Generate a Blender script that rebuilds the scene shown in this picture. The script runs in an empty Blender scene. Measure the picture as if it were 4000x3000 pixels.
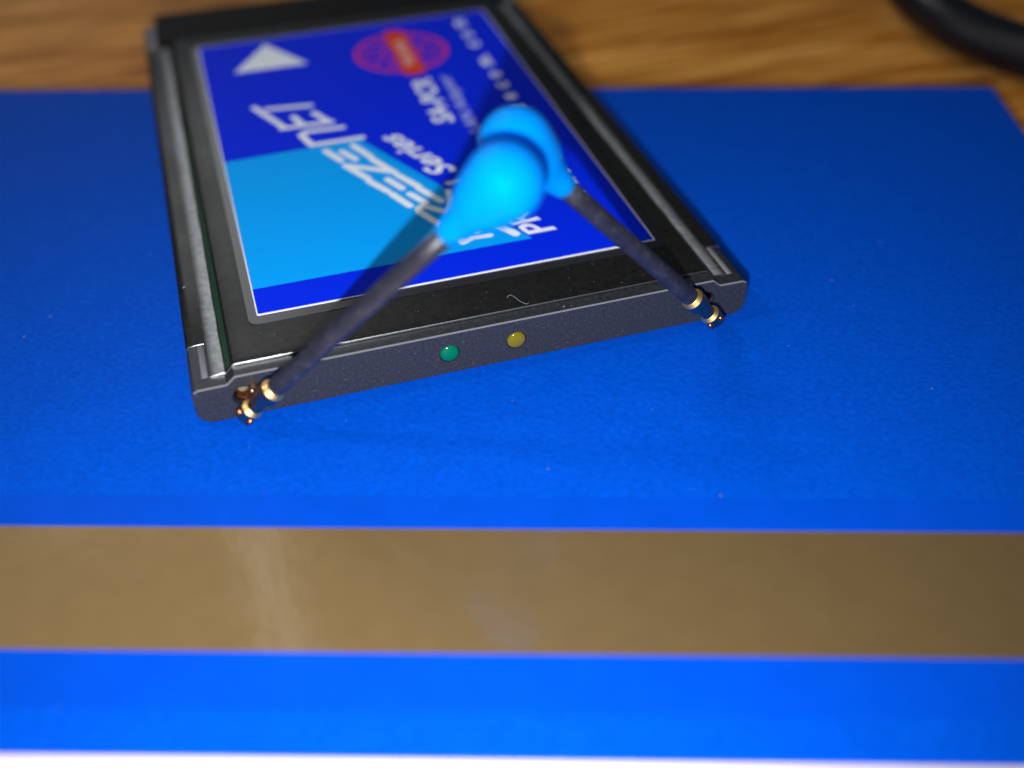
import bpy, bmesh, math, random
from mathutils import Vector, Matrix
random.seed(7)
S = 0.001                       # every length below is in millimetres
sc = bpy.context.scene
COL = sc.collection

# ------------------------------------------------------------------ camera
cam_d = bpy.data.cameras.new('camera')
cam = bpy.data.objects.new('camera', cam_d); COL.objects.link(cam)
sc.camera = cam
CAM = Vector((6.292, -77.784, 66.656))
Rm = (Matrix.Rotation(-0.289453, 3, 'Z') @ Matrix.Rotation(0.861638, 3, 'X') @ Matrix.Rotation(-0.018798, 3, 'Z'))
cam.matrix_world = Matrix.Translation(CAM*S) @ Rm.to_4x4()
cam_d.sensor_width = 36.0
cam_d.lens = 4276.1/4000*36
cam_d.clip_start = 0.002; cam_d.clip_end = 20
cam_d.dof.use_dof = True
cam_d.dof.focus_distance = 0.1035
cam_d.dof.aperture_fstop = 11.3
cam_d.dof.aperture_blades = 0
RIGHT = Rm @ Vector((1, 0, 0)); UP = Rm @ Vector((0, 1, 0))

# ------------------------------------------------------------------ light
sc.view_settings.view_transform = 'Standard'
sc.view_settings.look = 'None'
sc.view_settings.gamma = 1
sc.view_settings.use_curve_mapping = False
sc.view_settings.exposure = 0.0
w = bpy.data.worlds.new('World'); sc.world = w; w.use_nodes = True
w.node_tree.nodes['Background'].inputs[0].default_value = (0.80, 0.88, 1.0, 1)
w.node_tree.nodes['Background'].inputs[1].default_value = 0.06
def area(name, loc, target, size, watt, color, size_y=None):
    d = bpy.data.lights.new(name, 'AREA'); d.energy = watt; d.color = color
    d.shape = 'DISK' if size_y is None else 'RECTANGLE'
    d.size = size*S
    if size_y: d.size_y = size_y*S
    o = bpy.data.objects.new(name, d); COL.objects.link(o)
    o.location = loc*S
    o.rotation_euler = (Vector(target)-loc).to_track_quat('-Z', 'Y').to_euler()
    return o
# phone flash, a centimetre under the lens
flash_p = CAM + RIGHT*-4.0 + UP*-13.5
fd = bpy.data.lights.new('flash_lamp', 'SPOT'); fd.energy = 0.75; fd.color = (0.97, 0.985, 1.0)
fd.shadow_soft_size = 1.1*S; fd.spot_size = math.radians(104); fd.spot_blend = 1.0
fo = bpy.data.objects.new('flash_lamp', fd); COL.objects.link(fo)
fo.location = flash_p*S
fo.rotation_euler = (Vector((30, 26, 0))-flash_p).to_track_quat('-Z', 'Y').to_euler()
# ceiling lamp of the room, up and to the left behind
room_p = Vector((30, 0, 0)) + Vector((-0.58, 0.25, 0.80))*900
area('ceiling_lamp', room_p, (30, 0, 0), 105, 1.5, (1.0, 0.97, 0.93))
# lit part of the far wall, mirrored in the foil and the steel
wall_p = Vector((-90, 900, 600))
area('wall_light', wall_p, (5, 0, 0), 330, 0.85, (0.96, 0.98, 1.0), 380)
# narrow unseen lamp, added to give the streak in the foil
slit_p = Vector((-26, 630, 775))
area('streak_lamp', slit_p, (2, -20, 0), 34, 0.085, (1.0, 0.97, 0.9), 260)

# ------------------------------------------------------------------ materials
def mat(name, base=(.5, .5, .5), rough=.5, metal=0.0, spec=0.5, coat=0.0, tint=None):
    m = bpy.data.materials.new(name); m.use_nodes = True
    b = m.node_tree.nodes['Principled BSDF']
    b.inputs['Base Color'].default_value = (*base, 1)
    b.inputs['Roughness'].default_value = rough
    b.inputs['Metallic'].default_value = metal
    b.inputs['Specular IOR Level'].default_value = spec
    b.inputs['Coat Weight'].default_value = coat
    if tint: b.inputs['Specular Tint'].default_value = (*tint, 1)
    return m
def nd(m, t, **kw):
    n = m.node_tree.nodes.new(t)
    for k, v in kw.items(): setattr(n, k, v)
    return n
def lk(m, a, b): m.node_tree.links.new(a, b)
def coords(m, scale=(1, 1, 1), rot=(0, 0, 0)):
    tc = nd(m, 'ShaderNodeTexCoord'); mp = nd(m, 'ShaderNodeMapping')
    mp.inputs['Scale'].default_value = scale; mp.inputs['Rotation'].default_value = rot
    lk(m, tc.outputs['Object'], mp.inputs['Vector']); return mp.outputs['Vector']
def noise(m, vec, scale, detail=3, rough=.55, dist=0):
    n = nd(m, 'ShaderNodeTexNoise'); n.inputs['Scale'].default_value = scale
    n.inputs['Detail'].default_value = detail; n.inputs['Roughness'].default_value = rough
    n.inputs['Distortion'].default_value = dist
    lk(m, vec, n.inputs['Vector']); return n.outputs['Fac']
def ramp(m, fac, stops):
    r = nd(m, 'ShaderNodeValToRGB')
    while len(r.color_ramp.elements) < len(stops): r.color_ramp.elements.new(.5)
    for e, (p, c) in zip(r.color_ramp.elements, stops):
        e.position = p; e.color = (*c, 1) if len(c) == 3 else c
    lk(m, fac, r.inputs['Fac']); return r.outputs['Color']
def bump(m, h, strength, dist_mm):
    b = nd(m, 'ShaderNodeBump'); b.inputs['Strength'].default_value = strength
    b.inputs['Distance'].default_value = dist_mm*S
    lk(m, h, b.inputs['Height'])
    lk(m, b.outputs['Normal'], m.node_tree.nodes['Principled BSDF'].inputs['Normal'])
    return b
def P(m): return m.node_tree.nodes['Principled BSDF']
def mixc(m, fac, a, b):
    x = nd(m, 'ShaderNodeMix', data_type='RGBA')
    for s_, v in ((x.inputs[0], fac), (x.inputs[6], a), (x.inputs[7], b)):
        if isinstance(v, (int, float)): s_.default_value = v
        elif isinstance(v, tuple): s_.default_value = (*v, 1)
        else: lk(m, v, s_)
    return x.outputs[2]

# blue card stock, felt-like tooth
M_blue = mat('blue_card_stock', rough=.6, spec=.08, tint=(.1, .45, 1))
v = coords(M_blue, (1, 1.35, 1), (0, 0, .4))
n1 = noise(M_blue, v, 1500, 4, .6); n2 = noise(M_blue, v, 330, 3, .6)
c1 = ramp(M_blue, n1, [(.34, (.0003, .062, .49)), (.68, (.0006, .086, .62))])
c2 = ramp(M_blue, n2, [(.3, (.88, .88, .9)), (.7, (1, 1, 1))])
mm = nd(M_blue, 'ShaderNodeMix', data_type='RGBA', blend_type='MULTIPLY'); mm.inputs[0].default_value = .8
lk(M_blue, c1, mm.inputs[6]); lk(M_blue, c2, mm.inputs[7]); lk(M_blue, mm.outputs[2], P(M_blue).inputs['Base Color'])
bump(M_blue, n1, .35, .07)
M_band = mat('smooth_blue_band', (.001, .077, .66), .5, spec=.08, tint=(.1, .45, 1))
v = coords(M_band); n1 = noise(M_band, v, 260, 4, .65)
lk(M_band, ramp(M_band, n1, [(.3, (.0005, .060, .50)), (.7, (.0006, .067, .56))]), P(M_band).inputs['Base Color'])
# gold foil: a broad dull lobe and a tighter one, slightly rippled
M_gold = mat('gold_foil', (.40, .28, .11), .5, .8)
v = coords(M_gold); n1 = noise(M_gold, v, 420, 5, .6, .6); n2 = noise(M_gold, v, 1700, 2)
lk(M_gold, ramp(M_gold, n1, [(.3, (.345, .222, .090)), (.7, (.375, .243, .100))]), P(M_gold).inputs['Base Color'])
ad = nd(M_gold, 'ShaderNodeMath', operation='MULTIPLY_ADD'); lk(M_gold, n2, ad.inputs[0]); ad.inputs[1].default_value = .3; lk(M_gold, n1, ad.inputs[2])
gb = bump(M_gold, ad.outputs[0], .35, .06)
P(M_gold).inputs['Coat Weight'].default_value = .55; P(M_gold).inputs['Coat Roughness'].default_value = .08
lk(M_gold, gb.outputs['Normal'], P(M_gold).inputs['Coat Normal'])
M_paper = mat('white_page_edges', (.86, .85, .86), .7)
v = coords(M_paper, (1, 1, 14)); n1 = noise(M_paper, v, 500, 2)
bump(M_paper, n1, .3, .1)

# table wood, long grain
M_wood = mat('table_wood', rough=.5, spec=.12)
v = coords(M_wood, (1, 9, 1), (0, 0, math.radians(38)))
n1 = noise(M_wood, v, 36, 5, .6, .8); v2 = coords(M_wood, (1, 22, 1), (0, 0, math.radians(38)))
n2 = noise(M_wood, v2, 60, 3, .6)
c = ramp(M_wood, n1, [(.30, (.30, .092, .010)), (.45, (.60, .235, .030)), (.58, (.78, .36, .07)), (.72, (.95, .52, .18))])
c2 = ramp(M_wood, n2, [(.40, (.42, .33, .24)), (.56, (1, 1, 1))])
mm = nd(M_wood, 'ShaderNodeMix', data_type='RGBA', blend_type='MULTIPLY'); mm.inputs[0].default_value = .75
lk(M_wood, c, mm.inputs[6]); lk(M_wood, c2, mm.inputs[7]); lk(M_wood, mm.outputs[2], P(M_wood).inputs['Base Color'])

# card plastics and metal
M_plastic = mat('grained_black_plastic', rough=.48, spec=.5)
v = coords(M_plastic); n1 = noise(M_plastic, v, 3600, 3, .65); n2 = noise(M_plastic, v, 1300, 3)
nn = nd(M_plastic, 'ShaderNodeMath', operation='ADD'); lk(M_plastic, n1, nn.inputs[0]); lk(M_plastic, n2, nn.inputs[1])
c = ramp(M_plastic, n1, [(.35, (.017, .0185, .023)), (.62, (.029, .031, .039)), (.80, (.085, .09, .105))])
lk(M_plastic, c, P(M_plastic).inputs['Base Color'])
bump(M_plastic, nn.outputs[0], .7, .06)
M_ledge = mat('smooth_black_plastic', (.012, .015, .019), .42, spec=.5)
v = coords(M_ledge); n1 = noise(M_ledge, v, 2600, 3)
lk(M_ledge, ramp(M_ledge, n1, [(.4, (.009, .011, .014)), (.8, (.028, .032, .038))]), P(M_ledge).inputs['Base Color'])
bump(M_ledge, n1, .25, .04)
M_rear = mat('matt_black_plastic', (.003, .003, .0035), .6, spec=.1)
M_guide = mat('worn_grey_guide', (.10, .10, .115), .5)
M_metal = mat('black_coated_steel', rough=.36, metal=.35, spec=.5)
def setup_metal(m):
    tc = nd(m, 'ShaderNodeTexCoord'); sx = nd(m, 'ShaderNodeSeparateXYZ'); lk(m, tc.outputs['Object'], sx.inputs[0])
    v = coords(m); n1 = noise(m, v, 1500, 4, .65); n2 = noise(m, v, 160, 3, .5)
    v3 = coords(m, (1, .12, 1)); n3 = noise(m, v3, 1400, 3, .6)
    # bright reflection on both rails painted into the colour, over some speckled wear
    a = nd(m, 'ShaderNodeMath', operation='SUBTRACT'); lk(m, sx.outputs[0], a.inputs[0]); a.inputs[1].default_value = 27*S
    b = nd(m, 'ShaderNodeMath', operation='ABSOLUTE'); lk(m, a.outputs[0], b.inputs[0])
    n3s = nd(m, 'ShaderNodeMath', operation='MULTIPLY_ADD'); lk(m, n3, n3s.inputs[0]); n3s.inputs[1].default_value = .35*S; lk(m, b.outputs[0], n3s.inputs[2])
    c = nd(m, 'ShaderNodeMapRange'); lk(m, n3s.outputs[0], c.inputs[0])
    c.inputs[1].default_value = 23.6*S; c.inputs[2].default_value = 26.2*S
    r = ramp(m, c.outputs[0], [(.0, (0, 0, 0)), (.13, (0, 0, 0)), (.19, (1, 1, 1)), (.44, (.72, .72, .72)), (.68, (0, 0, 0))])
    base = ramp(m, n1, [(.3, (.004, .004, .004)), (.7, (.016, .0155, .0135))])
    worn_sheen = ramp(m, n1, [(.3, (.19, .20, .215)), (.7, (.38, .40, .41))])
    lk(m, mixc(m, r, base, worn_sheen), P(m).inputs['Base Color'])
    rr = nd(m, 'ShaderNodeMapRange'); lk(m, n2, rr.inputs[0]); rr.inputs[3].default_value = .30; rr.inputs[4].default_value = .46
    lk(m, rr.outputs[0], P(m).inputs['Roughness'])
    bump(m, n1, .3, .03)
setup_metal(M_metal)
M_steel = mat('bare_steel_edge', (.62, .64, .66), .30, 1.0)
M_film = mat('clear_laminate_rim', (.016, .017, .022), .25, spec=.6)
M_cut = mat('white_sticker_core', (.8, .8, .86), .6)
M_green = mat('green_reflection', (.004, .042, .020), .5)

# sticker inks (coated paper)
def ink(name, c, r=.55): return mat(name, c, r, spec=.07, tint=(.05, .3, 1))
M_navy = ink('dark_blue_ink', (.0002, .022, .80))
M_cyan = ink('light_blue_ink', (.0, .37, 1.0))
M_white = ink('white_ink', (.86, .92, 1.0))
M_pale = ink('pale_lilac_ink', (.50, .56, .88))
M_orange = ink('orange_red_ink', (.72, .055, .008))
M_red = ink('thin_red_ink', (.85, .045, .03))

M_led_g = mat('green_resin', (.0, .17, .075), .12, spec=.7); P(M_led_g).inputs['Transmission Weight'].default_value = .15
M_led_y = mat('yellow_resin', (.21, .165, .0), .12, spec=.7); P(M_led_y).inputs['Transmission Weight'].default_value = .15
M_brass = mat('gold_plated_brass', (.92, .60, .22), .2, 1.0)
v = coords(M_brass); n1 = noise(M_brass, v, 900, 3)
lk(M_brass, ramp(M_brass, n1, [(.35, (.48, .27, .17)), (.65, (.66, .40, .24))]), P(M_brass).inputs['Base Color'])
bump(M_brass, n1, .25, .04)
M_satin = mat('satin_gold_chamfer', (.98, .66, .25), .45, 1.0)
M_copper = mat('copper_contact', (.85, .30, .10), .25, 1.0)
M_cream = mat('cream_insulator', (.22, .19, .12), .6)
M_tube = mat('black_rubber_sleeve', rough=.42, spec=.5)
v = coords(M_tube); n1 = noise(M_tube, v, 900, 4, .7)
lk(M_tube, ramp(M_tube, n1, [(.3, (.011, .012, .022)), (.56, (.022, .023, .036)), (.76, (.07, .07, .085))]), P(M_tube).inputs['Base Color'])
bump(M_tube, n1, .12, .04)
M_cap = mat('bright_blue_rubber', (.0, .25, 1.0), .52, spec=.35, tint=(.0, .75, 1))
P(M_cap).inputs['Subsurface Weight'].default_value = .7; P(M_cap).inputs['Subsurface Scale'].default_value = 4.5*S
P(M_cap).inputs['Subsurface Radius'].default_value = (.1, .8, 1.0)
v = coords(M_cap); n1 = noise(M_cap, v, 420, 4, .6); bump(M_cap, n1, .15, .08)
M_cable = mat('black_cable_jacket', (.004, .0045, .008), .36, spec=.45)
M_lint = mat('pale_lint', (.17, .19, .22), .8)

# ------------------------------------------------------------------ mesh helpers
def link(name, me, m, parent=None, smooth=False):
    for k in (m if isinstance(m, list) else [m]): me.materials.append(k)
    if smooth:
        for p in me.polygons: p.use_smooth = True
    o = bpy.data.objects.new(name, me); COL.objects.link(o)
    if parent: o.parent = parent
    return o
def root(name, label, cat, loc=(0, 0, 0), group=None):
    o = bpy.data.objects.new(name, None); COL.objects.link(o); o.location = Vector(loc)*S
    o.empty_display_size = .005
    o['label'] = label; o['category'] = cat
    if group: o['group'] = group
    return o
def bake(o):
    """replace an object's mesh by its modified one"""
    dg = bpy.context.evaluated_depsgraph_get(); dg.update()
    me = bpy.data.meshes.new_from_object(o.evaluated_get(dg))
    o.modifiers.clear(); o.data = me; return o
def prism_mesh(name, poly, z0, z1):
    bm = bmesh.new()
    b = [bm.verts.new((x*S, y*S, z0*S)) for x, y in poly]; t = [bm.verts.new((x*S, y*S, z1*S)) for x, y in poly]
    bm.faces.new(t); bm.faces.new(b[::-1]); n = len(poly)
    for i in range(n): bm.faces.new((b[i], b[(i+1) % n], t[(i+1) % n], t[i]))
    bmesh.ops.recalc_face_normals(bm, faces=bm.faces)
    me = bpy.data.meshes.new(name); bm.to_mesh(me); bm.free(); return me
def yprism_mesh(name, poly, y0, y1):
    me = prism_mesh(name, [(x, z) for x, z in poly], -y1, -y0)
    for v_ in me.vertices:
        x, y, z = v_.co; v_.co = (x, -z, y)
    return me
def bev(o, wid, seg=2, ang=35):
    m = o.modifiers.new('b', 'BEVEL'); m.width = wid*S; m.segments = seg; m.limit_method = 'ANGLE'; m.angle_limit = math.radians(ang)
    return bake(o)
def flat_mesh(name, polys):
    """flat sheets; polys = [(points, z)]"""
    bm = bmesh.new()
    for pts, z in polys:
        vs = [bm.verts.new((x*S, y*S, z*S)) for x, y in pts]
        f = bm.faces.new(vs); f.normal_update()
        if f.normal.z < 0: f.normal_flip()
    bmesh.ops.triangulate(bm, faces=bm.faces)
    me = bpy.data.meshes.new(name); bm.to_mesh(me); bm.free(); return me
def stroke(pts, w, seg=7):
    """outline of a round-ended pen stroke"""
    pts = [Vector(p) for p in pts]; n = len(pts); h = w/2; L, R_ = [], []
    for i, p in enumerate(pts):
        a = (p-pts[i-1]).normalized() if i else None
        b = (pts[i+1]-p).normalized() if i < n-1 else None
        if a is None: t = b; k = 1
        elif b is None: t = a; k = 1
        else: t = (a+b).normalized(); k = 1/max(.55, t.dot(a))
        q = Vector((-t.y, t.x))*h*k; L.append(p+q); R_.append(p-q)
    def cap(c, d):
        a0 = math.atan2(d.y, d.x)
        return [c+Vector((math.cos(a0+math.pi/2-math.pi*j/seg), math.sin(a0+math.pi/2-math.pi*j/seg)))*h for j in range(1, seg)]
    out = L + cap(pts[-1], (pts[-1]-pts[-2]).normalized()) + R_[::-1] + cap(pts[0], (pts[0]-pts[1]).normalized())
    return [(q.x, q.y) for q in out]
def arc(cx, cy, r, a0, a1, n):
    return [(cx+r*math.cos(a0+(a1-a0)*i/n), cy+r*math.sin(a0+(a1-a0)*i/n)) for i in range(n+1)]
def rrect(x0, y0, x1, y1, r, n=6):
    h = math.pi/2
    return arc(x1-r, y0+r, r, -h, 0, n)+arc(x1-r, y1-r, r, 0, h, n)+arc(x0+r, y1-r, r, h, 2*h, n)+arc(x0+r, y0+r, r, 2*h, 3*h, n)
def lathe_mesh(name, prof, seg=40, cap0=True, cap1=True):
    """prof = [(z, r)] turned about z"""
    bm = bmesh.new(); rings = []
    for z, r in prof:
        rings.append([bm.verts.new((r*S*math.cos(2*math.pi*i/seg), r*S*math.sin(2*math.pi*i/seg), z*S)) for i in range(seg)])
    for a, b in zip(rings, rings[1:]):
        for i in range(seg): bm.faces.new((a[i], a[(i+1) % seg], b[(i+1) % seg], b[i]))
    if cap0: bm.faces.new(rings[0][::-1])
    if cap1: bm.faces.new(rings[-1])
    bmesh.ops.recalc_face_normals(bm, faces=bm.faces)
    me = bpy.data.meshes.new(name); bm.to_mesh(me); bm.free(); return me
def text_mesh(name, body, length, cap_h, shear=0, bold=0, spacing=1.0):
    """text as a flat mesh, baseline at origin along +x, scaled to a length and a capital height (mm)"""
    cu = bpy.data.curves.new(name, 'FONT'); cu.body = body; cu.size = 1; cu.shear = 0; cu.offset = bold
    cu.space_character = spacing; cu.resolution_u = 3; cu.fill_mode = 'FRONT'
    o = bpy.data.objects.new(name, cu); COL.objects.link(o)
    dg = bpy.context.evaluated_depsgraph_get(); dg.update()
    me = bpy.data.meshes.new_from_object(o.evaluated_get(dg))
    bpy.data.objects.remove(o)
    xs = [v_.co.x for v_ in me.vertices]; x0, x1 = min(xs), max(xs)
    kx = length/(x1-x0); ky = cap_h/0.69
    for v_ in me.vertices:
        x, y = (v_.co.x-x0)*kx, v_.co.y*ky
        v_.co = ((x+y*shear)*S, y*S, 0)
    me.materials.clear(); return me
def place_flat(me, x, y, z, ang):
    c, s_ = math.cos(ang), math.sin(ang)
    for v_ in me.vertices:
        a, b = v_.co.x, v_.co.y
        v_.co = (x*S+a*c-b*s_, y*S+a*s_+b*c, z*S)
    return me

# ------------------------------------------------------------------ table
tb = bmesh.new()
for x, y in ((-900, -700), (900, -700), (900, 1100), (-900, 1100)): tb.verts.new((x*S, y*S, -4.4*S))
tb.faces.new(tb.verts[:]); me = bpy.data.meshes.new('table_top'); tb.to_mesh(me); tb.free()
o = link('table_top', me, M_wood); o['kind'] = 'structure'

# ------------------------------------------------------------------ booklet
BA = math.atan2(-.318, .948)           # its long side turned against the card
book = root('blue_booklet', 'blue card-covered booklet with a wide gold foil stripe, lying under the black card', 'booklet')
book.rotation_euler = (0, 0, BA)
U0, U1, V0, V1 = -66, 91.6, -32.5, 67.9
o = link('front_cover', prism_mesh('front_cover', rrect(U0, V0, U1, V1, .9), -.55, 0), M_blue, book); bev(o, .22, 4)
for p in o.data.polygons: p.use_smooth = True
band1 = link('smooth_band', flat_mesh('smooth_band', [([(U0+.1, -12.2), (U1-.25, -12.2), (U1-.25, -8.6), (U0+.1, -8.6)], .012), ([(U0+.1, -29.1), (U1-.25, -29.1), (U1-.25, -24.25), (U0+.1, -24.25)], .012)]), M_band, book)
g = link('gold_stripe', flat_mesh('gold_stripe', [([(U0+.1, -24.25), (U1-.25, -24.25), (U1-.25, -12.2), (U0+.1, -12.2)], .03)]), M_gold, book)
hair = link('stripe_edge_line', flat_mesh('stripe_edge_line', [([(U0+.1, y-.035), (U1-.25, y-.035), (U1-.25, y+.035), (U0+.1, y+.035)], .036) for y in (-24.27, -12.18)]), mat('pale_violet_foil_edge', (.10, .13, .55), .5), book)
o = link('page_block', prism_mesh('page_block', rrect(U0+.25, V0+.08, U1-.4, V1-.3, .5), -3.8, -.552), M_paper, book)
o = link('back_cover', prism_mesh('back_cover', rrect(U0, V0, U1, V1, .9), -4.37, -3.802), M_blue, book)

# ------------------------------------------------------------------ wireless card
card = root('wireless_card', 'black wireless network card with a blue printed sticker and two lamps in its end', 'network card')
XR = lambda pts: [(54-x, z) for x, z in pts][::-1]
# plastic end: outline of its face (x, z)
face = [(0, 1.5), (.12, .9), (.5, .35), (1.1, .06), (1.8, 0)]
rface = [(52.4, 0), (53.1, .1), (53.6, .45), (53.9, 1.0), (54, 1.7)]
top = [(54, 3.25), (53.8, 3.7), (53.4, 3.93), (50.95, 3.97), (50.15, 4.70), (3.95, 4.70), (3.15, 3.97), (.6, 3.95), (.2, 3.75), (0, 3.3)]
endcap = link('end_cap', yprism_mesh('end_cap', face+rface+top, 0, 6.45), M_plastic, card)
mb = endcap.modifiers.new('b', 'BEVEL'); mb.width = .11*S; mb.segments = 2; mb.limit_method = 'ANGLE'; mb.angle_limit = math.radians(28); mb.material = 1
endcap.data.materials.append(mat('worn_edge_highlight', (.17, .175, .19), .45)); bake(endcap)  # top front edge: highlight put into the colour, along with wear
for p in endcap.data.polygons:
    if p.material_index == 1 and (p.center.z < 3.6*S or p.center.y > .2*S): p.material_index = 0
HOLES = [(4.42, 2.35, 1.04), (49.45, 2.42, 1.04), (23.45, 2.36, .98), (29.98, 2.34, .98)]
for i, (hx, hz, hr) in enumerate(HOLES):
    me = lathe_mesh('cutter', [(-1, hr), (2.6 if i < 2 else .5, hr)], 48)
    c = bpy.data.objects.new('cutter', me); COL.objects.link(c)
    c.rotation_euler = (-math.pi/2, 0, 0); c.location = Vector((hx, 0, hz))*S
    bo = endcap.modifiers.new('h', 'BOOLEAN'); bo.operation = 'DIFFERENCE'; bo.object = c; bo.solver = 'EXACT'
    bake(endcap); bpy.data.objects.remove(c)
# the smooth recessed ledge lying on top of the end, between face and metal
led = [(.35, 3.965), (.6, 3.985), (3.14, 3.995), (3.94, 4.725), (50.16, 4.725), (50.96, 3.995), (53.4, 3.955), (53.65, 3.85)]
bm = bmesh.new()
r0 = [bm.verts.new((x*S, .14*S, z*S)) for x, z in led]; r1 = [bm.verts.new((x*S, 6.4*S, (z+.004)*S)) for x, z in led]
for i in range(len(led)-1): bm.faces.new((r0[i], r0[i+1], r1[i+1], r1[i]))
me = bpy.data.meshes.new('ledge'); bm.to_mesh(me); bm.free(); link('ledge', me, M_ledge, card)
# inner frame under the metal
body = [(.25, .9), (3.0, .85), (3.6, .05), (50.4, .05), (51, .85), (53.75, .9), (53.75, 3.7), (50.9, 3.7), (50, 4.6), (4, 4.6), (3.1, 3.7), (.25, 3.7)]
link('frame', yprism_mesh('frame', body, 6.47, 75.2), M_ledge, card)
# raised beads of the end cap, beside the metal rails
for s_ in (0, 1):
    xs = [1.12, 1.25, 1.45, 1.62, 1.68]; zs = [4.0, 4.08, 4.10, 4.06, 4.0]
    bm = bmesh.new(); ra = []; rb = []
    for x, z in zip(xs, zs):
        x = 54-x if s_ else x
        ra.append(bm.verts.new((x*S, 1.45*S, z*S))); rb.append(bm.verts.new((x*S, 6.3*S, z*S)))
    for i in range(4): bm.faces.new((ra[i], ra[i+1], rb[i+1], rb[i]))
    bm.faces.new(ra)
    bmesh.ops.recalc_face_normals(bm, faces=bm.faces)
    me = bpy.data.meshes.new('bead'); bm.to_mesh(me); bm.free()
    link('bead', me, mat('worn_bead_plastic', (.11, .112, .12), .5), card, True)
# metal cover: one pressed sheet
half = [(.04, 2.2), (.04, 3.45), (.12, 3.8), (.35, 4.0), (.9, 4.06), (1.72, 4.08), (1.76, 4.08), (2.15, 4.16), (2.6, 4.22), (3.0, 4.24), (3.2, 4.20), (3.42, 4.32), (3.95, 4.93), (4.12, 5.0), (6.2, 5.0)]
prof = half + [(54-x, z) for x, z in half[::-1]]
ys = [1.42, 2.5, 6.46, 20, 50, 75.0]
bm = bmesh.new(); grid = [[bm.verts.new((x*S, y*S, z*S)) for x, z in prof] for y in ys]
n = len(prof)
for j in range(len(ys)-1):
    for i in range(n-1):
        if j < 2 and (i < 6 or i >= n-7): continue
        bm.faces.new((grid[j][i], grid[j][i+1], grid[j+1][i+1], grid[j+1][i]))
bmesh.ops.delete(bm, geom=[v_ for v_ in bm.verts if not v_.link_faces], context='VERTS')
me = bpy.data.meshes.new('metal_cover'); bm.to_mesh(me); bm.free()
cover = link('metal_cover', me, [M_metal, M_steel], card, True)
so = cover.modifiers.new('s', 'SOLIDIFY'); so.thickness = .24*S; so.offset = -1; so.material_offset_rim = 1
bake(cover); bev(cover, .10, 3, 60)
for p in cover.data.polygons: p.use_smooth = True
# green reflection inside the left rail, put in as a coloured strip
bm = bmesh.new(); pa = [(3.47, 4.385), (3.93, 4.915)]
q = [bm.verts.new((x*S, y*S, (z+.012)*S)) for x, z, y in ((3.34, 4.275, 1.8), (3.82, 4.785, 1.8), (3.86, 4.83, 24), (3.70, 4.63, 48), (3.36, 4.30, 48))]
bm.faces.new(q); me = bpy.data.meshes.new('green_reflection'); bm.to_mesh(me); bm.free(); link('green_reflection', me, M_green, card)
# rear connector
rear = [(2.0, .1), (52, .1), (52, 4.98), (2.0, 4.98)]
o = link('rear_connector', yprism_mesh('rear_connector', rear, 75.02, 85.2), M_rear, card); bev(o, .3, 3)
for s_ in (0, 1):
    g_ = [(.2, .9), (1.95, .9), (1.95, 4.5), (.9, 4.45), (.2, 4.0)]
    if s_: g_ = XR(g_)
    o = link('rear_guide', yprism_mesh('rear_guide', g_, 75.05, 82.6), M_guide, card); bev(o, .2, 2)

# sticker: laminate rim, white core line, dark blue field, light blue panel
rim = link('sticker_rim', prism_mesh('sticker_rim', rrect(6.15, 6.55, 48.1, 71.6, .9), 5.003, 5.05), M_film, card); 
stk = link('sticker', prism_mesh('sticker', rrect(6.98, 7.82, 47.28, 71.15, .15, 2), 5.051, 5.14), M_cut, card)
fld = link('blue_field', flat_mesh('blue_field', [(rrect(7.12, 7.98, 47.12, 71.0, .15, 2), 5.150)]), M_navy, stk)
link('light_blue_panel', flat_mesh('light_blue_panel', [([(7.14, 12.1), (35.5, 12.1), (22.95, 38.5), (7.14, 38.1)], 5.156)]), M_cyan, stk)
ZL = 5.162
link('arrow_mark', flat_mesh('arrow_mark', [([(10.85, 61.4), (20.5, 61.3), (15.9, 69.2)], ZL)]), M_white, stk)
# logo lettering, pen strokes in sticker millimetres
LOGO = [
 ([(28.35, 14.75), (28.6, 13.6)], .84), ([(28.6, 13.6), (29.7, 14.2), (31.55, 14.05)], .82),
 ([(32.55, 16.1), (34.15, 13.4)], .9), ([(30.0, 16.6), (30.45, 15.25)], .9), ([(27.3, 17.3), (27.9, 16.1)], .9),
 ([(29.78, 23.79), (29.55, 21.9), (29.1, 20.4), (28.4, 19.75), (27.2, 21.0), (26.4, 21.7), (25.85, 21.4), (25.8, 20.6), (27.04, 17.93)], .82),
 ([(31.1, 20.9), (31.9, 18.6)], .82),
 ([(26.84, 25.4), (28.49, 22.1)], .84), ([(25.63, 24.58), (26.83, 22.21)], .84), ([(23.77, 25.21), (25.07, 22.21)], .84),
 ([(25.3, 28.92), (26.87, 25.86)], .84), ([(24.0, 28.4), (25.1, 25.99)], .84), ([(22.01, 28.6), (23.46, 25.93)], .84),
 ([(23.32, 33.34), (25.07, 29.61)], .84), ([(20.12, 32.93), (21.99, 29.21)], .84), ([(20.22, 32.9), (25.0, 29.8)], .82),
 ([(21.84, 37.28), (23.22, 34.05)], .84), ([(20.34, 36.23), (21.51, 33.96)], .84), ([(18.61, 36.99), (19.88, 34.18)], .84),
 ([(21.49, 42.07), (17.25, 42.35), (16.5, 41.7), (17.3, 38.9)], .82), ([(17.33, 38.9), (23.23, 38.85)], .82),
 ([(12.1, 50.6), (14.87, 44.3)], .82), ([(14.6, 44.1), (20.51, 43.91)], .82), ([(13.6, 49.7), (18.77, 48.99)], .82),
 ([(16.34, 46.59), (17.04, 44.4)], .82), ([(18.88, 46.88), (20.28, 43.9)], .82)]
link('logo_lettering', flat_mesh('logo_lettering', [(stroke(p, w_), ZL+.0012*i) for i, (p, w_) in enumerate(LOGO)]), M_white, stk)
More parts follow.
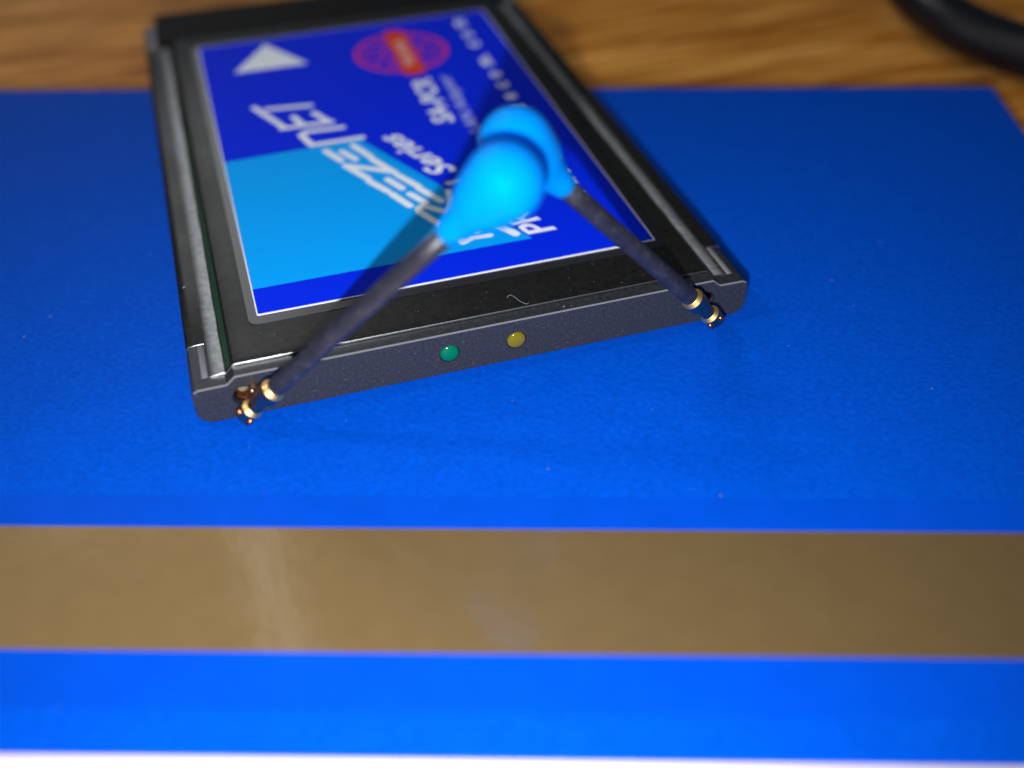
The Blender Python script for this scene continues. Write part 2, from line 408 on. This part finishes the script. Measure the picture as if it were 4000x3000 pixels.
def words(name, body, x, y, ang, length, cap, m, shear=0, bold=0, spacing=1.0):
    me = place_flat(text_mesh(name, body, length, cap, shear, bold, spacing), x, y, ZL, math.radians(ang))
    return link(name, me, m, stk)
words('series_lettering', 'PRO.11 Series', 38.4, 12.9, 113.5, 27.7, 2.75, M_white, .42, .022)
words('model_lettering', 'SA-PCR', 34.6, 39.3, 90, 12.6, 2.45, M_white, .12, .03)
words('adapter_lettering', 'Wireless LAN Adapter', 37.1, 24.2, 90, 27.6, 1.55, M_pale, .1, .008)
ADR = 'www.breezecom.com'
AY = [15.2, 18.1, 21.2, 24.2, 27.4, 30.4, 33.4, 36.8, 40.0, 43.4, 46.8, 50.0, 53.8, 56.5, 59.9, 63.2, 67.0]
for ch, yy in zip(ADR, AY):
    me = text_mesh('address_letter', ch, {'w': 2.2, 'm': 2.3, '.': .55, 'r': 1.1}.get(ch, 1.6), 1.95, 0, .035)
    link('address_letter', place_flat(me, 43.55, yy-.8, ZL, math.pi/2), M_white, stk)
# round red emblem with its bar
EC = (32.95, 60.7)
def ringpoly(r, w_, n=48):
    return [(arc(EC[0], EC[1], r+w_/2, 2*math.pi*i/n, 2*math.pi*(i+1)/n, 1) + arc(EC[0], EC[1], r-w_/2, 2*math.pi*(i+1)/n, 2*math.pi*i/n, 1), ZL) for i in range(n)]
em = ringpoly(6.05, .40)+ringpoly(2.6, .34)
for i in range(12):
    a = 2*math.pi*i/12; b = a+.24
    pt = lambda r_, t: (EC[0]+r_*math.cos(t), EC[1]+r_*math.sin(t))
    em.append((stroke([pt(3.1, a), pt(5.9, a-.05)], .26, 3), ZL+.003))
    em.append((stroke([pt(4.2, a+.02), pt(5.8, b)], .22, 3), ZL+.0045))
emb = link('emblem_rings', flat_mesh('emblem_rings', em), M_red, stk)
link('emblem_bar', flat_mesh('emblem_bar', [(rrect(31.7, 53.4, 34.75, 67.9, 1.1), ZL+.008)]), M_orange, stk)
me = place_flat(text_mesh('emblem_lettering', 'WLANA', 8.4, 1.5, 0, .02), 34.0, 56.2, ZL+.014, math.pi/2)
link('emblem_lettering', me, mat('pale_pink_ink', (.75, .55, .55), .35), stk)

# indicator lamps and sockets in the end face
for hx, hz, m, lab in ((23.45, 2.36, M_led_g, 'green indicator lamp'), (29.98, 2.34, M_led_y, 'yellow indicator lamp')):
    prof_ = [(-.45, .90)] + [(-.06+.33*math.sin(t)*1.0, .90*math.cos(t)) for t in [math.pi/2*k/8 for k in range(8)]] + [(.27, .02)]
    me = lathe_mesh('indicator_light', prof_, 40)
    o = link('indicator_light', me, m, card, True); o.rotation_euler = (math.pi/2, 0, 0); o.location = Vector((hx, .02, hz))*S
    o['label'] = lab
for hx, hz in ((4.42, 2.35), (49.45, 2.42)):
    me = lathe_mesh('socket', [(-2.5, 1.0), (-.25, 1.02), (-.25, .9), (-1.2, .86), (-2.4, .86)], 40, True, True)
    o = link('socket', me, M_brass, card, True); o.rotation_euler = (math.pi/2, 0, 0); o.location = Vector((hx, 0, hz))*S
    me = lathe_mesh('insulator', [(-2.35, .45), (-1.2, .45), (-1.1, .36)], 24)
    i_ = link('insulator', me, M_cream, o, True)

# ------------------------------------------------------------------ antennas
def antenna(base, tip, hole, label):
    base, tip = Vector(base), Vector(tip); ax = tip-base; Ln = ax.length
    r = root('stub_antenna', label, 'antenna', base, 'two stub antennas with blue tips plugged into the card end')
    q = ax.to_track_quat('Z', 'Y'); r.rotation_euler = q.to_euler()
    # local z runs from the hinge to the ball
    br = lathe_mesh('plug_barrel', [(-1.55, .4), (-1.5, .62), (-1.3, .80), (-.9, .90), (-.25, .93), (-.22, .97), (-.02, .98), (.34, .74), (.36, .72),
                                (1.95, .72), (2.0, .95), (2.1, 1.07), (3.15, 1.10), (3.2, 1.10), (3.62, .86), (3.64, .8)], 56)
    o = link('plug_barrel', br, [M_brass, M_satin], r); bb = o.modifiers.new('b', 'BEVEL'); bb.width = .03*S; bb.segments = 2; bb.limit_method = 'ANGLE'; bake(o)
    for p in o.data.polygons:
        p.use_smooth = True; zc = p.center.z/S
        if p.normal.z > .25 and (-.06 < zc < .36 or 3.15 < zc < 3.66): p.material_index = 1; p.use_smooth = False
    for k in range(4):
        a = 2*math.pi*k/4+.6
        cm = lathe_mesh('contact', [(-.42, .10), (-.3, .24), (.1, .28), (.34, .17), (.42, .05)], 14)
        c_ = link('contact', cm, M_copper, r, True); c_.location = Vector((.86*math.cos(a), .86*math.sin(a), -.85))*S
    rod = lathe_mesh('sleeve', [(3.3, .82), (3.7, .85), (Ln*.35, .86), (Ln*.7, .89), (Ln-5, .91)], 36)
    link('sleeve', rod, M_tube, r, True)
    R0 = 3.0; pr = [(-6.6, .98), (-6.5, 1.08), (-5.9, 1.17), (-5.0, 1.38), (-4.0, 1.75), (-3.1, 2.2), (-2.3, 2.58)]
    for k in range(13):
        t = -.55+(math.pi/2+.55)*k/12
        if k < 2: continue
        pr.append((R0*math.sin(t), R0*math.cos(t) if k < 12 else .02))
    cm = lathe_mesh('tip_cap', pr, 44)
    c_ = link('tip_cap', cm, M_cap, r, True); c_.location = (0, 0, Ln*S)
    # right-angle stub that enters the socket
    inv = q.inverted(); h = Vector(hole)-base; hv = inv @ h; d = inv @ Vector((0, 1, 0))
    st = lathe_mesh('plug_stub', [(0, .56), (2.0, .56), (2.1, .5), (3.2, .48)], 32)
    s2 = link('plug_stub', st, M_brass, r, True)
    s2.rotation_euler = d.to_track_quat('Z', 'Y').to_euler(); s2.location = (hv + d*0)*S
    return r
antenna((4.88, -2.3, 2.62), (25.97, -10.73, 26.01), (5.4, -1.9, 3.05), 'stub antenna rising from the left socket, its blue teardrop cap in front')
antenna((48.84, -2.3, 2.59), (29.05, -3.65, 24.97), (48.6, -1.9, 3.05), 'stub antenna rising from the right socket, its blue ball cap behind')

# ------------------------------------------------------------------ cable in the corner
pts = [(113.2, 83.5, 11.0), (111.0, 73.3, 8.0), (111.4, 65.6, 5.0), (111.7, 59.1, 3.0), (113.4, 53.7, 1.5), (116.0, 49.5, 0.3), (119.7, 43.6, -0.3), (125.1, 34.2, -0.3), (136.1, 23.0, -0.3)]
cu = bpy.data.curves.new('black_cable', 'CURVE'); cu.dimensions = '3D'; cu.bevel_depth = 3.65*S; cu.bevel_resolution = 8; cu.resolution_u = 12; cu.use_fill_caps = True
sp = cu.splines.new('NURBS'); sp.points.add(len(pts)-1); sp.use_endpoint_u = True; sp.order_u = 4
for k, (x, y, z) in enumerate(pts): sp.points[k].co = (x*S, y*S, z*S, 1)
o = bpy.data.objects.new('black_cable', cu); COL.objects.link(o)
dg = bpy.context.evaluated_depsgraph_get(); dg.update(); me = bpy.data.meshes.new_from_object(o.evaluated_get(dg)); bpy.data.objects.remove(o)
me.materials.clear()
o = link('black_cable', me, M_cable, None, True); o['label'] = 'thick black cable curving across the wooden table in the far right corner'; o['category'] = 'cable'

# ------------------------------------------------------------------ lint and dust
def tube(name, pts, r):
    cu = bpy.data.curves.new(name, 'CURVE'); cu.dimensions = '3D'; cu.bevel_depth = r*S; cu.bevel_resolution = 2; cu.resolution_u = 8
    sp = cu.splines.new('NURBS'); sp.points.add(len(pts)-1); sp.use_endpoint_u = True; sp.order_u = 4
    for k, (x, y, z) in enumerate(pts): sp.points[k].co = (x*S, y*S, z*S, 1)
    o = bpy.data.objects.new(name, cu); COL.objects.link(o)
    dg = bpy.context.evaluated_depsgraph_get(); dg.update(); me = bpy.data.meshes.new_from_object(o.evaluated_get(dg)); bpy.data.objects.remove(o)
    me.materials.clear(); return me
o = link('lint_fibre', tube('lint_fibre', [(30.08, 3.2, 5.03), (30.3, 3.5, 5.2), (30.7, 3.1, 5.25), (31.0, 2.2, 5.1), (31.3, 1.9, 5.12), (31.55, 1.55, 5.04), (31.75, 1.75, 5.1)], .028), M_lint, None, True)
o['label'] = 'tiny curled pale lint fibre on the metal edge above the yellow lamp'; o['category'] = 'lint'
bm = bmesh.new()
def speck(x, y, z, r):
    m4 = Matrix.Translation(Vector((x, y, z))*S) @ Matrix.Rotation(random.random()*6, 4, 'Z') @ Matrix.Diagonal((1*random.uniform(.8, 2.0), .8, .6, 1))
    bmesh.ops.create_icosphere(bm, subdivisions=1, radius=r*S, matrix=m4)
for k in range(70):
    speck(random.uniform(-20, 95), random.uniform(-34, 45), .03, random.choice([.03, .03, .04, .05, .07]))
for k in range(60):
    x = random.uniform(2, 52); speck(x, random.uniform(-.03, .0), random.uniform(.4, 3.6), random.uniform(.02, .05))
for k in range(40):
    speck(random.uniform(5, 49), random.uniform(1.6, 6.4), 5.01, random.uniform(.02, .045))
speck(.75, 16.2, 4.1, .16)
for x, y, r in ((34.9, .6, .10), (35.6, .5, .06)): speck(x, y, 4.74, r)
me = bpy.data.meshes.new('dust'); bm.to_mesh(me); bm.free()
o = link('dust', me, M_lint); o['kind'] = 'stuff'; o['label'] = 'scattered pale dust specks on the blue cover and the card'; o['category'] = 'dust'
